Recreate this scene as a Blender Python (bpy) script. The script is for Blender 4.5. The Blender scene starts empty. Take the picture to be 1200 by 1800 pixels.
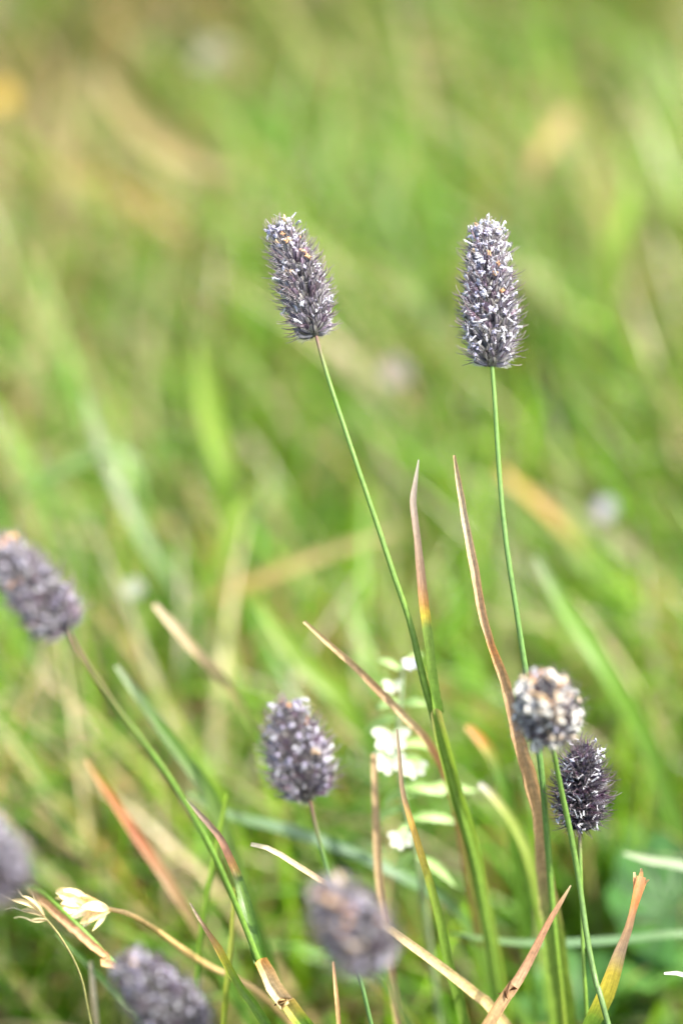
import bpy, math, random
import numpy as np
from mathutils import Vector, Matrix, Quaternion

R = math.radians
random.seed(7)
rng = np.random.default_rng(11)
scene = bpy.context.scene
col = scene.collection

# ------------------------------------------------------------------ camera
PITCH, FOCUS, CEN = R(35), 0.50, Vector((0, 0, 0.20))
FWD = Vector((0, math.cos(PITCH), -math.sin(PITCH)))
UP = Vector((0, math.sin(PITCH), math.cos(PITCH)))
RIGHT = Vector((1, 0, 0))
CAM = CEN - FWD * FOCUS
cd = bpy.data.cameras.new('camera')
cam = bpy.data.objects.new('camera', cd)
col.objects.link(cam)
cam.location = CAM
cam.rotation_euler = (R(90) - PITCH, 0, 0)
cd.sensor_fit = 'VERTICAL'
cd.sensor_height = 36
cd.sensor_width = 24
cd.lens = 100
cd.clip_start = 0.02
cd.clip_end = 5000
cd.dof.use_dof = True
cd.dof.focus_distance = FOCUS
cd.dof.aperture_fstop = 5.4
cd.dof.aperture_blades = 9
scene.camera = cam

# ------------------------------------------------------------------ light
SUN_AZ, SUN_EL = R(108), R(58)      # azimuth clockwise from +Y (the way the camera looks)
w = bpy.data.worlds.new('World')
scene.world = w
w.use_nodes = True
nt = w.node_tree
bgn = nt.nodes['Background']
sky = nt.nodes.new('ShaderNodeTexSky')
sky.sky_type = 'NISHITA'
sky.sun_disc = False
sky.sun_elevation = SUN_EL
sky.sun_rotation = SUN_AZ
sky.dust_density = 3.0
sky.ozone_density = 0.6
nt.links.new(sky.outputs[0], bgn.inputs['Color'])
bgn.inputs['Strength'].default_value = 0.15
sl = bpy.data.lights.new('sun', 'SUN')
sl.energy = 3.3
sl.angle = R(0.6)
sl.color = (1.0, 0.95, 0.87)
sun = bpy.data.objects.new('sun', sl)
col.objects.link(sun)
sd = Vector((math.sin(SUN_AZ) * math.cos(SUN_EL), math.cos(SUN_AZ) * math.cos(SUN_EL), math.sin(SUN_EL)))
sun.rotation_euler = sd.to_track_quat('Z', 'Y').to_euler()
sun.location = (2, 1, 4)
vs = scene.view_settings
vs.view_transform = 'Standard'
vs.look = 'None'
vs.gamma = 1
vs.use_curve_mapping = False
vs.exposure = 1.97
scene.render.engine = 'CYCLES'
scene.cycles.use_denoising = True
scene.cycles.max_bounces = 10
scene.cycles.transmission_bounces = 6
scene.cycles.diffuse_bounces = 5

# ------------------------------------------------------------------ helpers
PX = 0.36 / 1800.0

def P(x, y, dz=0.0):
    """A point of the place: where it lies across the view, and dz metres beyond the plane of the two tall heads."""
    z = FOCUS + dz
    return CAM + FWD * z + RIGHT * ((x - 600) * PX * z) + UP * ((900 - y) * PX * z)

def px2m(n, dz=0.0):
    return n * PX * (FOCUS + dz)

def tag(o, label=None, cat=None, group=None, kind=None):
    for k, v in (('label', label), ('category', cat), ('group', group), ('kind', kind)):
        if v:
            o[k] = v
    return o

def link(name, data, parent=None, loc=None):
    o = bpy.data.objects.new(name, data)
    col.objects.link(o)
    if loc is not None:
        o.location = loc
    if parent is not None:
        o.parent = parent
    return o

def make_mesh(name, verts, faces, mat=None, colors=None, uvs=None, smooth=True):
    """verts (n,3), faces list or (m,k) array; colors (n,3) per vertex; uvs (n,2) per vertex."""
    me = bpy.data.meshes.new(name)
    verts = np.asarray(verts, dtype=np.float32)
    if isinstance(faces, np.ndarray):
        k = faces.shape[1]
        me.vertices.add(len(verts))
        me.vertices.foreach_set('co', verts.ravel())
        me.loops.add(faces.size)
        me.loops.foreach_set('vertex_index', faces.ravel().astype(np.int32))
        me.polygons.add(len(faces))
        me.polygons.foreach_set('loop_start', (np.arange(len(faces)) * k).astype(np.int32))
        me.update(calc_edges=True)
        me.validate()
    else:
        me.from_pydata([tuple(v) for v in verts.tolist()], [], [tuple(f) for f in faces])
        me.update()
    if colors is not None:
        a = me.color_attributes.new('Col', 'FLOAT_COLOR', 'POINT')
        c = np.ones((len(verts), 4), dtype=np.float32)
        c[:, :3] = colors
        a.data.foreach_set('color', c.ravel())
    if uvs is not None:
        ul = me.uv_layers.new(name='UVMap')
        li = np.empty(len(me.loops), dtype=np.int32)
        me.loops.foreach_get('vertex_index', li)
        ul.data.foreach_set('uv', np.asarray(uvs, dtype=np.float32)[li].ravel())
    if mat is not None:
        me.materials.append(mat)
    if smooth:
        me.polygons.foreach_set('use_smooth', np.ones(len(me.polygons), dtype=bool))
    return me

def spline(pts, n):
    """Catmull-Rom through rows of pts (any number of columns), n rows evenly spread by length of the first three columns."""
    p = np.asarray(pts, dtype=float)
    if len(p) == 2:
        t = np.linspace(0, 1, n)[:, None]
        return p[0] * (1 - t) + p[1] * t
    e = np.vstack([2 * p[0] - p[1], p, 2 * p[-1] - p[-2]])
    out = []
    for i in range(len(p) - 1):
        a, b, c, d = e[i:i + 4]
        t = np.linspace(0, 1, 24, endpoint=False)[:, None]
        out.append(.5 * ((2 * b) + (-a + c) * t + (2 * a - 5 * b + 4 * c - d) * t ** 2 + (-a + 3 * b - 3 * c + d) * t ** 3))
    q = np.vstack(out + [p[-1:]])
    s = np.concatenate([[0], np.cumsum(np.linalg.norm(np.diff(q[:, :3], axis=0), axis=1))])
    u = np.linspace(0, s[-1], n)
    return np.stack([np.interp(u, s, q[:, k]) for k in range(q.shape[1])], axis=1)

def grad(stops, s):
    xs = [a for a, _ in stops]
    return np.stack([np.interp(s, xs, [c[k] for _, c in stops]) for k in range(3)], axis=1)

def frames(path, ref):
    t = np.gradient(path, axis=0)
    t /= np.linalg.norm(t, axis=1)[:, None] + 1e-12
    side = np.cross(t, np.asarray(ref, dtype=float))
    side /= np.linalg.norm(side, axis=1)[:, None] + 1e-12
    nor = np.cross(side, t)
    return t, side, nor

def to_ground(pts, keep=0.6):
    """Carry a stem's points on, bending towards upright, until it meets the ground."""
    a, b = Vector(pts[-2][:3]), Vector(pts[-1][:3])
    d = (b - a).normalized()
    h = b.z
    dz = min(d.z, -0.35)
    off = Vector((d.x, d.y, 0)) / -dz
    ext = list(pts[-1][3:])
    mid = b + off * h * .5 * (keep + .25) + Vector((0, 0, -h * .5))
    end = b + off * h * keep + Vector((0, 0, -h - 0.003))
    return list(pts) + [tuple(mid) + tuple(ext), tuple(end) + tuple(ext)]

def tube_data(path, rad, colors, sides=8, cap=True):
    """A round stalk along path; returns verts, faces, cols, uvs."""
    n = len(path)
    t, sx, sy = frames(path, (0.05, 1, 0.1))
    ang = np.linspace(0, 2 * math.pi, sides, endpoint=False)
    ring = np.cos(ang)[None, :, None] * sx[:, None, :] + np.sin(ang)[None, :, None] * sy[:, None, :]
    v = path[:, None, :] + ring * np.asarray(rad)[:, None, None]
    i = np.arange(n - 1)[:, None] * sides
    j = np.arange(sides)[None, :]
    j2 = (j + 1) % sides
    f = np.stack([i + j, i + j2, i + sides + j2, i + sides + j], axis=-1).reshape(-1, 4)
    L = np.concatenate([[0], np.cumsum(np.linalg.norm(np.diff(path, axis=0), axis=1))])
    uv = np.stack(np.broadcast_arrays(np.abs(np.linspace(-1, 1, sides))[None, :], L[:, None]), axis=-1).reshape(-1, 2)
    c = np.repeat(colors, sides, axis=0)
    return v.reshape(-1, 3), f, c, uv

def blade_data(path, width, colors, roll=0.0, fold=0.35, twist=0.0, across=5, crinkle=0.0, ref=None, seed=0):
    """A leaf blade: a strip folded along its midrib, 'across' points wide. fold>1 curls the edges inwards."""
    r = np.random.default_rng(seed)
    n = len(path)
    t, side, nor = frames(path, ref if ref is not None else tuple(-FWD))
    s = np.linspace(0, 1, n)
    ang = roll + twist * s
    if crinkle:
        k = np.cumsum(r.normal(0, 1, n))
        k -= np.linspace(k[0], k[-1], n)
        ang = ang + crinkle * k * .12
    sd_ = side * np.cos(ang)[:, None] + nor * np.sin(ang)[:, None]
    nr_ = nor * np.cos(ang)[:, None] - side * np.sin(ang)[:, None]
    u = np.linspace(-1, 1, across)
    a = u * fold * 1.4
    lat = np.sin(a) / (math.sin(min(fold * 1.4, 1.5)) if fold > .02 else 1) if fold > .02 else u
    if fold <= .02:
        lat = u
    dep = (1 - np.cos(a)) + np.abs(u) * fold * .5
    wv = np.asarray(width) * .5
    jit = 1 + crinkle * r.normal(0, .08, (n, across)) if crinkle else np.ones((n, across))
    v = path[:, None, :] + sd_[:, None, :] * (lat[None, :, None] * wv[:, None, None]) * jit[..., None] \
        + nr_[:, None, :] * (dep[None, :, None] * wv[:, None, None]) * jit[..., None]
    i = np.arange(n - 1)[:, None] * across
    j = np.arange(across - 1)[None, :]
    f = np.stack([i + j, i + j + 1, i + across + j + 1, i + across + j], axis=-1).reshape(-1, 4)
    L = np.concatenate([[0], np.cumsum(np.linalg.norm(np.diff(path, axis=0), axis=1))])
    uv = np.stack(np.broadcast_arrays(u[None, :] * .5 + .5, L[:, None]), axis=-1).reshape(-1, 2)
    c = np.repeat(colors, across, axis=0)
    return v.reshape(-1, 3), f, c, uv

# ------------------------------------------------------------------ materials
def new_mat(name):
    m = bpy.data.materials.new(name)
    m.use_nodes = True
    m.node_tree.nodes.clear()
    return m, m.node_tree.nodes, m.node_tree.links

def leaf_mat(name, trans=0.4, rough=0.42, spec=0.5, fibre=0.3, spots=0.25, tint=(1.15, 1.1, .7), gain=(1, 1, 1)):
    """Plant tissue: the piece's own colour, broken by lengthwise fibres and blotches; part of the light passes through."""
    m, N, Lk = new_mat(name)
    out = N.new('ShaderNodeOutputMaterial')
    at = N.new('ShaderNodeAttribute'); at.attribute_name = 'Col'
    uv = N.new('ShaderNodeUVMap')
    mp = N.new('ShaderNodeMapping'); mp.inputs['Scale'].default_value = (9, 160, 1)
    Lk.new(uv.outputs[0], mp.inputs[0])
    nz = N.new('ShaderNodeTexNoise'); nz.inputs['Scale'].default_value = 1.6; nz.inputs['Detail'].default_value = 3
    Lk.new(mp.outputs[0], nz.inputs[0])
    mp2 = N.new('ShaderNodeMapping'); mp2.inputs['Scale'].default_value = (2, 900, 1)
    Lk.new(uv.outputs[0], mp2.inputs[0])
    n2 = N.new('ShaderNodeTexNoise'); n2.inputs['Scale'].default_value = 1.0; n2.inputs['Detail'].default_value = 4; n2.inputs['Roughness'].default_value = .7
    Lk.new(mp2.outputs[0], n2.inputs[0])
    def rng_node(src, amt):
        r = N.new('ShaderNodeMapRange')
        r.inputs['From Min'].default_value = .28; r.inputs['From Max'].default_value = .72
        r.inputs['To Min'].default_value = 1 - amt; r.inputs['To Max'].default_value = 1 + amt * .6
        Lk.new(src, r.inputs[0]); return r.outputs[0]
    mul = N.new('ShaderNodeMath'); mul.operation = 'MULTIPLY'
    Lk.new(rng_node(nz.outputs[0], fibre), mul.inputs[0]); Lk.new(rng_node(n2.outputs[0], spots), mul.inputs[1])
    vm = N.new('ShaderNodeVectorMath'); vm.operation = 'SCALE'
    gn = N.new('ShaderNodeVectorMath'); gn.operation = 'MULTIPLY'; gn.inputs[1].default_value = gain
    Lk.new(at.outputs['Color'], gn.inputs[0]); Lk.new(gn.outputs[0], vm.inputs[0]); Lk.new(mul.outputs[0], vm.inputs['Scale'])
    pb = N.new('ShaderNodeBsdfPrincipled')
    Lk.new(vm.outputs[0], pb.inputs['Base Color'])
    pb.inputs['Roughness'].default_value = rough
    pb.inputs['Specular IOR Level'].default_value = spec
    bp = N.new('ShaderNodeBump'); bp.inputs['Strength'].default_value = .35; bp.inputs['Distance'].default_value = .0002
    Lk.new(nz.outputs[0], bp.inputs['Height']); Lk.new(bp.outputs[0], pb.inputs['Normal'])
    tr = N.new('ShaderNodeBsdfTranslucent')
    tm = N.new('ShaderNodeVectorMath'); tm.operation = 'MULTIPLY'; tm.inputs[1].default_value = tint
    Lk.new(vm.outputs[0], tm.inputs[0]); Lk.new(tm.outputs[0], tr.inputs[0])
    mx = N.new('ShaderNodeMixShader'); mx.inputs[0].default_value = trans
    Lk.new(pb.outputs[0], mx.inputs[1]); Lk.new(tr.outputs[0], mx.inputs[2])
    Lk.new(mx.outputs[0], out.inputs[0])
    return m

def piece_mat(name, rough, trans, vary, spec=.5, hue=0.0):
    """Small floral pieces: own vertex colour, varied from piece to piece."""
    m, N, Lk = new_mat(name)
    out = N.new('ShaderNodeOutputMaterial')
    at = N.new('ShaderNodeAttribute'); at.attribute_name = 'Col'
    oi = N.new('ShaderNodeObjectInfo')
    hsv = N.new('ShaderNodeHueSaturation')
    mr = N.new('ShaderNodeMapRange'); mr.inputs['To Min'].default_value = 1 - vary; mr.inputs['To Max'].default_value = 1 + vary
    Lk.new(oi.outputs['Random'], mr.inputs[0]); Lk.new(mr.outputs[0], hsv.inputs['Value'])
    Lk.new(at.outputs['Color'], hsv.inputs['Color'])
    pb = N.new('ShaderNodeBsdfPrincipled')
    pb.inputs['Roughness'].default_value = rough
    pb.inputs['Specular IOR Level'].default_value = spec
    Lk.new(hsv.outputs[0], pb.inputs['Base Color'])
    tr = N.new('ShaderNodeBsdfTranslucent')
    Lk.new(hsv.outputs[0], tr.inputs[0])
    mx = N.new('ShaderNodeMixShader'); mx.inputs[0].default_value = trans
    Lk.new(pb.outputs[0], mx.inputs[1]); Lk.new(tr.outputs[0], mx.inputs[2])
    Lk.new(mx.outputs[0], out.inputs[0])
    return m

def soil_mat():
    m, N, Lk = new_mat('mossy_soil')
    out = N.new('ShaderNodeOutputMaterial')
    tc = N.new('ShaderNodeTexCoord')
    n1 = N.new('ShaderNodeTexNoise'); n1.inputs['Scale'].default_value = 14; n1.inputs['Detail'].default_value = 8
    n2 = N.new('ShaderNodeTexNoise'); n2.inputs['Scale'].default_value = 160; n2.inputs['Detail'].default_value = 6
    Lk.new(tc.outputs['Object'], n1.inputs[0]); Lk.new(tc.outputs['Object'], n2.inputs[0])
    cr = N.new('ShaderNodeValToRGB')
    e = cr.color_ramp.elements
    e[0].position = .35; e[0].color = (.11, .10, .045, 1)
    e[1].position = .65; e[1].color = (.10, .17, .025, 1)
    x = e.new(.5); x.color = (.19, .16, .08, 1)
    Lk.new(n1.outputs[0], cr.inputs[0])
    mx = N.new('ShaderNodeMix'); mx.data_type = 'RGBA'; mx.blend_type = 'MULTIPLY'; mx.inputs[0].default_value = .6
    Lk.new(cr.outputs[0], mx.inputs[6]); Lk.new(n2.outputs['Color'], mx.inputs[7])
    pb = N.new('ShaderNodeBsdfPrincipled'); pb.inputs['Roughness'].default_value = .95
    Lk.new(mx.outputs[2], pb.inputs['Base Color'])
    bp = N.new('ShaderNodeBump'); bp.inputs['Distance'].default_value = .004
    Lk.new(n2.outputs[0], bp.inputs['Height']); Lk.new(bp.outputs[0], pb.inputs['Normal'])
    Lk.new(pb.outputs[0], out.inputs[0])
    return m

M_STEM = leaf_mat('green_stalk', trans=.12, rough=.4, fibre=.25, spots=.3)
M_LEAF = leaf_mat('grass_leaf_tissue', trans=.42, rough=.4)
M_DRY = leaf_mat('dry_leaf_tissue', trans=.28, rough=.6, spec=.35, fibre=.4, spots=.4, tint=(1.1, .95, .75), gain=(1.15, 1.12, .95))
M_HERB = leaf_mat('herb_leaf_tissue', trans=.4, rough=.3, spec=.6, fibre=.1, spots=.1)
M_TURF = leaf_mat('turf_blades', trans=.54, rough=.5, spec=.2, fibre=.1, spots=.1)
M_PETAL = leaf_mat('petal_tissue', trans=.4, rough=.5, fibre=.06, spots=.05, tint=(1, 1, 1))
M_SPIKE = piece_mat('spikelet_tissue', .42, .15, .35, spec=.55)
M_ANTHER = piece_mat('anther_tissue', .5, .25, .12)
M_SOIL = soil_mat()

# ------------------------------------------------------------------ the ground
def build_ground():
    k = np.linspace(-1, 1, 121)
    g = np.sign(k) * (np.abs(k) * 1.5 + (np.exp(np.abs(k) ** 3 * 7.6) - 1) * .8)
    X, Y = np.meshgrid(g, g + .6)
    rr = np.hypot(X, Y - .6)
    Z = (np.sin(X * 13 + 1) * np.cos(Y * 11) * .006 + np.sin(X * 31 + Y * 23) * .003) * (rr < 6) - .004
    v = np.stack([X, Y, Z], axis=-1).reshape(-1, 3)
    n = len(k)
    i, j = np.meshgrid(np.arange(n - 1), np.arange(n - 1), indexing='ij')
    a = (i * n + j).ravel()
    f = np.stack([a, a + 1, a + n + 1, a + n], axis=1)
    o = link('ground', make_mesh('ground', v, f, M_SOIL))
    tag(o, 'mossy brown soil under the meadow grass', 'ground', kind='structure')
build_ground()

# ------------------------------------------------------------------ the meadow turf (uncountable)
GREENS = np.array([(.112, .225, .010), (.085, .180, .010), (.045, .115, .012), (.165, .270, .014),
                   (.085, .180, .035), (.150, .260, .080), (.060, .140, .014), (.130, .215, .012), (.100, .130, .014)]) * np.array([1.25, 1.42, .85])
STRAWS = np.array([(.40, .32, .15), (.31, .23, .11), (.48, .41, .23), (.24, .155, .08), (.42, .37, .25), (.38, .24, .07)])

def ribbons(name, n, xr, yr, hmin, hmax, wmin, wmax, straw, bias, seed, mat=M_TURF, seg=6, keep=None, flat=0.0, label=None, tone=1.0):
    r = np.random.default_rng(seed)
    x = r.uniform(*xr, n * 2); y = r.uniform(*yr, n * 2)
    # tufts: blades gather
    cx = r.uniform(*xr, max(n // 30, 4)); cy = r.uniform(*yr, max(n // 30, 4))
    pick = r.integers(0, len(cx), n * 2)
    tuft = r.random(n * 2) < .75
    x = np.where(tuft, cx[pick] + r.normal(0, .016, n * 2), x)
    y = np.where(tuft, cy[pick] + r.normal(0, .016, n * 2), y)
    if keep is not None:
        k = keep(x, y, r); x, y, pick = x[k], y[k], pick[k]
    x, y, pick = x[:n], y[:n], pick[:n]
    n = len(x)
    patch = .5 + .5 * np.sin(x * 9.1 + 1.3 + 2 * np.sin(y * 5.2)) * np.cos(y * 7.3 + .4 + np.sin(x * 6.1))
    L = (hmin + (hmax - hmin) * r.beta(1.6, 2.2, n)) * (.75 + .4 * patch) * r.uniform(.55, 1.25, len(cx))[pick]
    L = np.minimum(L, hmax * 1.02)
    W = r.uniform(wmin, wmax, n)
    az = r.uniform(0, 2 * math.pi, n)
    taz = r.uniform(0, 2 * math.pi, len(cx))[pick]
    lx = .7 * np.cos(az) + .6 * np.cos(taz) + bias[0]; ly = .7 * np.sin(az) + .6 * np.sin(taz) + bias[1]
    hn = np.hypot(lx, ly) + 1e-6; lx /= hn; ly /= hn
    th0 = np.abs(r.normal(.12 + flat, .18, n)); th1 = np.abs(r.normal(.75 + flat, .5, n))
    s = np.linspace(0, 1, seg + 1)
    th = th0[:, None] + th1[:, None] * s[None, :] ** 1.3
    ds = L[:, None] / seg
    H = np.concatenate([np.zeros((n, 1)), np.cumsum(np.sin(th[:, :-1]) * ds, axis=1)], axis=1)
    Z = np.concatenate([np.zeros((n, 1)), np.cumsum(np.cos(th[:, :-1]) * ds, axis=1)], axis=1)
    Z = np.maximum(Z, .002 + .004 * r.random((n, 1))) - .004
    Z[:, 0] = -.008
    c = np.stack([x[:, None] + lx[:, None] * H, y[:, None] + ly[:, None] * H, Z], axis=-1)
    ra = r.normal(0, .7, n)
    sx = -ly * np.cos(ra); sy = lx * np.cos(ra); sz = np.sin(ra)
    sv = np.stack([sx, sy, sz], axis=-1)
    wp = (W[:, None] * (1 - s[None, :] ** 2.2) * (.6 + .4 * np.minimum(1, s * 4))[None, :] + .0002) * .5
    v = np.stack([c - sv[:, None, :] * wp[..., None], c + sv[:, None, :] * wp[..., None]], axis=2)
    # straw grows thicker to the far left of the meadow
    sf = straw(x, y)
    tdry = r.random(len(cx))[pick]
    dry = np.where(r.random(n) < .5, r.random(n), tdry) < sf
    gi = (pick * 7 + (r.random(n) < .35) * r.integers(0, 9, n)) % len(GREENS)
    base = np.where(dry[:, None], STRAWS[r.integers(0, len(STRAWS), n)], GREENS[gi])
    base = base * r.uniform(.7, 1.3, (n, 1)) * tone
    tipm = (r.random(n) < .15 + .5 * sf)
    tc = np.where(tipm[:, None], STRAWS[r.integers(0, len(STRAWS), n)], base * 1.05)
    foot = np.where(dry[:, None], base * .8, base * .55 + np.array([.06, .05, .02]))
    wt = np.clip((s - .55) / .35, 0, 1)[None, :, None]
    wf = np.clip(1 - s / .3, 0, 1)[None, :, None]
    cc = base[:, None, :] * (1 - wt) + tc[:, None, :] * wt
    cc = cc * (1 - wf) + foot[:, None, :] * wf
    cc = np.repeat(cc[:, :, None, :], 2, axis=2)
    uv = np.stack(np.broadcast_arrays(np.array([0., 1.])[None, None, :], (s[None, :] * L[:, None])[:, :, None] + x[:, None, None]), axis=-1)
    S = seg + 1
    b = (np.arange(n) * S * 2)[:, None]
    k = (np.arange(seg) * 2)[None, :]
    a = (b + k).ravel()
    f = np.stack([a, a + 1, a + 3, a + 2], axis=1)
    me = make_mesh(name, v.reshape(-1, 3), f, mat, cc.reshape(-1, 3), uv.reshape(-1, 2))
    o = link(name, me)
    tag(o, label, 'grass', kind='stuff')
    return o

def straw_at(x, y):
    left = np.clip((.005 - x / np.maximum(y + .5, .3)) / .085, 0, 1) * np.clip((y - .08) / .3, 0, 1)
    return np.clip(.13 + .42 * left + .26 * np.clip(np.sin(x * 17 + 2) * np.sin(y * 11 + 1), 0, 1), 0, .85)

def low_front(x, y, r):
    return ~((y < .05) & (r.random(len(x)) < .3))

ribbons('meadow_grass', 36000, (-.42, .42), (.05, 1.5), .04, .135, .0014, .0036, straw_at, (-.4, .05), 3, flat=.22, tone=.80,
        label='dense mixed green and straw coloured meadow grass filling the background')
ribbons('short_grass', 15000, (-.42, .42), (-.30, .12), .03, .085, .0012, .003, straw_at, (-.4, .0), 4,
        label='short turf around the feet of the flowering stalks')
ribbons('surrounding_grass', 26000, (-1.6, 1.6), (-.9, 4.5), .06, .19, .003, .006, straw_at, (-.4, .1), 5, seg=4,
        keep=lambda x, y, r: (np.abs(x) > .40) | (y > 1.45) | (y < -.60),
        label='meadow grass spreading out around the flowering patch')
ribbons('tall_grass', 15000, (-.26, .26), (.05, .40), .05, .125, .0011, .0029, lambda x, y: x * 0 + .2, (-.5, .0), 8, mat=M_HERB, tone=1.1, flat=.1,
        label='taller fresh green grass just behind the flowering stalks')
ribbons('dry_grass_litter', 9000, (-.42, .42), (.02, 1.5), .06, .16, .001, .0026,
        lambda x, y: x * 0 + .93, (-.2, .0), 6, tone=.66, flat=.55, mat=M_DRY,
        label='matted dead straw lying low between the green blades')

# ------------------------------------------------------------------ small floral pieces (shared meshes)
class Acc:
    def __init__(s):
        s.v, s.f, s.c = [], [], []
    def add(s, v, f, c):
        o = len(s.v)
        s.v += [tuple(map(float, q)) for q in v]
        s.f += [tuple(int(i) + o for i in q) for q in f]
        s.c += [tuple(map(float, q)) for q in c]
    def thread(s, pts, r0, r1, c0, c1, sides=3):
        p = np.asarray(pts, float)
        n = len(p)
        t = np.linspace(0, 1, n)
        cc = np.outer(1 - t, c0) + np.outer(t, c1)
        v, f, c, _ = tube_data(p, r0 + (r1 - r0) * t, cc, sides)
        s.add(v, f, c)
    def mesh(s, name, mat, smooth=True):
        return make_mesh(name, np.array(s.v), s.f, mat, np.array(s.c), None, smooth)

mm = .001
def spikelet_acc(r, tone):
    """Two keeled glumes side by side, each drawn out into an awn, bristly along the keel. Points along +Z, outside is +X."""
    A = Acc()
    body, keel, rim, awn0, awn1 = tone
    Lb = r.uniform(2.3, 2.8) * mm
    for sgn in (-1, 1):
        rows = []
        for k in range(5):
            t = k / 4
            z = Lb * t
            wd = (.22 + .36 * math.sin(math.pi * min(1, .15 + t * .75))) * mm
            yk = sgn * (.12 + .42 * math.sin(math.pi * t * .8)) * mm
            bow = (.25 * math.sin(math.pi * t)) * mm
            rows.append([(-wd * .55 + bow, yk * .3, z), (-wd * .12 + bow, yk * .95, z), (wd * .42 + bow, yk * 1.15, z + .1 * mm), (wd * .75 + bow, yk * .25, z)])
        v = [q for row in rows for q in row]
        f, c = [], []
        for k in range(4):
            for j in range(3):
                a = k * 4 + j
                f.append((a, a + 1, a + 5, a + 4))
        for k in range(5):
            c += [rim if k > 2 else body, body, keel, np.array(rim) * .8]
        A.add(v, f, c)
        # awn
        L = r.uniform(1.6, 2.7) * mm
        x0, y0, z0 = rows[4][2]
        bend = r.uniform(.5, 1.3); spread = sgn * r.uniform(.15, .5)
        pts = [(x0 - .1 * mm, y0, z0 - .3 * mm)]
        for k in range(1, 6):
            t = k / 5
            pts.append((x0 + L * (.42 * t - .42 * bend * t * t), y0 + spread * L * t, z0 + L * t * (1 - .12 * bend * t)))
        A.thread(pts, .09 * mm, .04 * mm, awn0, awn1, 3)
        # bristles along the keel
        for k in range(8):
            t = .15 + .82 * k / 7
            i = min(3, int(t * 4)); fr = t * 4 - i
            p = np.array(rows[i][2]) * (1 - fr) + np.array(rows[i + 1][2]) * fr
            d = np.array((.55, sgn * r.uniform(.1, .5), .55)) * r.uniform(.6, 1.2) * mm
            q = p + d
            A.add([p, p + np.array((0, 0, .16 * mm)), q], [(0, 1, 2)], [rim, rim, (.48, .46, .45)])
    return A

TONES_GREY = [((.150, .130, .150), (.110, .115, .085), (.27, .25, .27), (.075, .06, .07), (.30, .26, .22)),
              ((.105, .090, .105), (.130, .140, .090), (.21, .19, .21), (.05, .04, .05), (.22, .18, .17)),
              ((.190, .150, .185), (.090, .085, .080), (.33, .30, .33), (.085, .06, .075), (.36, .32, .26)),
              ((.120, .115, .120), (.150, .160, .110), (.24, .23, .22), (.06, .05, .055), (.26, .24, .2)),
              ((.190, .095, .150), (.110, .070, .085), (.28, .22, .25), (.09, .05, .07), (.30, .22, .2)),
              ((.215, .205, .190), (.170, .175, .120), (.36, .34, .31), (.08, .07, .07), (.36, .33, .26))]
TONES_GREY = [tuple(tuple(np.array(c) * (.84, .80, .90)) for c in t) for t in TONES_GREY]
TONES_DARK = [tuple(tuple(np.array(c) * (.82, .78, .86)) for c in t) for t in TONES_GREY]
rr_ = random.Random(5)
SPK = [spikelet_acc(rr_, t) for t in TONES_GREY for _ in (0, 1)]
SPK_D = [spikelet_acc(rr_, t) for t in TONES_DARK for _ in (0, 1)]

def anther_acc(r, tone, size):
    """Two pollen sacs joined at the middle and parted at both ends, on a short thread. Lies along Z, thread down to -X."""
    A = Acc()
    L = size * r.uniform(.8, 1.15); R0 = size * .17
    for sgn in (-1, 1):
        rings = []
        for k in range(7):
            t = k / 6 * 2 - 1
            y = sgn * (R0 * .55 + abs(t) ** 2.2 * L * .2)
            rad = R0 * (1.05 * math.sqrt(max(0, 1 - abs(t) ** 3.5)) + .18)
            rings.append([(math.cos(a) * rad, y + math.sin(a) * rad, t * L * .5) for a in [q * math.pi / 2.5 for q in range(5)]])
        v = [q for g in rings for q in g]
        f = [(k * 5 + j, k * 5 + (j + 1) % 5, k * 5 + 5 + (j + 1) % 5, k * 5 + 5 + j) for k in range(6) for j in range(5)]
        f += [tuple(range(5))[::-1], tuple(range(30, 35))]
        sh = r.uniform(.85, 1.1)
        A.add(v, f, [tuple(np.array(tone) * sh)] * len(v))
    A.thread([(0, 0, 0), (-.6 * size, r.uniform(-.3, .3) * size, -.3 * size), (-1.5 * size, 0, -.9 * size)], .045 * mm, .045 * mm, (.6, .58, .6), (.45, .45, .4))
    return A

ANT_W = [anther_acc(rr_, t, s * mm) for t, s in (((.48, .47, .56), 1.05), ((.40, .38, .52), 1.0), ((.62, .62, .66), 1.15), ((.42, .42, .50), .9), ((.47, .44, .55), 1.15))]
ANT_L = [anther_acc(rr_, t, s * mm) for t, s in (((.34, .32, .42), 1.1), ((.44, .40, .52), 1.05), ((.40, .38, .44), 1.2), ((.30, .27, .36), 1.2), ((.52, .49, .56), 1.0))]
ANT_T = [anther_acc(rr_, t, s * mm) for t, s in (((.62, .36, .17), 1.2), ((.72, .52, .30), 1.3), ((.52, .27, .12), 1.0))]
ANT_C = [anther_acc(rr_, t, s * mm) for t, s in (((.74, .70, .62), 1.6), ((.70, .58, .42), 1.5), ((.60, .60, .56), 1.4))]

def stigma_acc(r):
    """A pale feathery thread, bent over."""
    A = Acc()
    pts = []
    b = r.uniform(-1, 1)
    for k in range(7):
        t = k / 6
        pts.append((t * (1 - .5 * t) * 1.3 * mm, math.sin(t * 2.4) * b * .9 * mm, (1.5 * t - .9 * t * t) * mm))
    A.thread(pts, .13 * mm, .10 * mm, (.45, .44, .46), (.58, .57, .61), 4)
    for k in range(1, 7):
        p = np.array(pts[k])
        for s in (-1, 1):
            d = np.array((r.uniform(-.1, .3), s * .3, r.uniform(0, .25))) * mm
            A.add([p, p + np.array((.06 * mm, 0, .06 * mm)), p + d], [(0, 1, 2)], [(.6, .6, .62)] * 3)
    return A
STG = [stigma_acc(rr_) for _ in range(4)]

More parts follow.
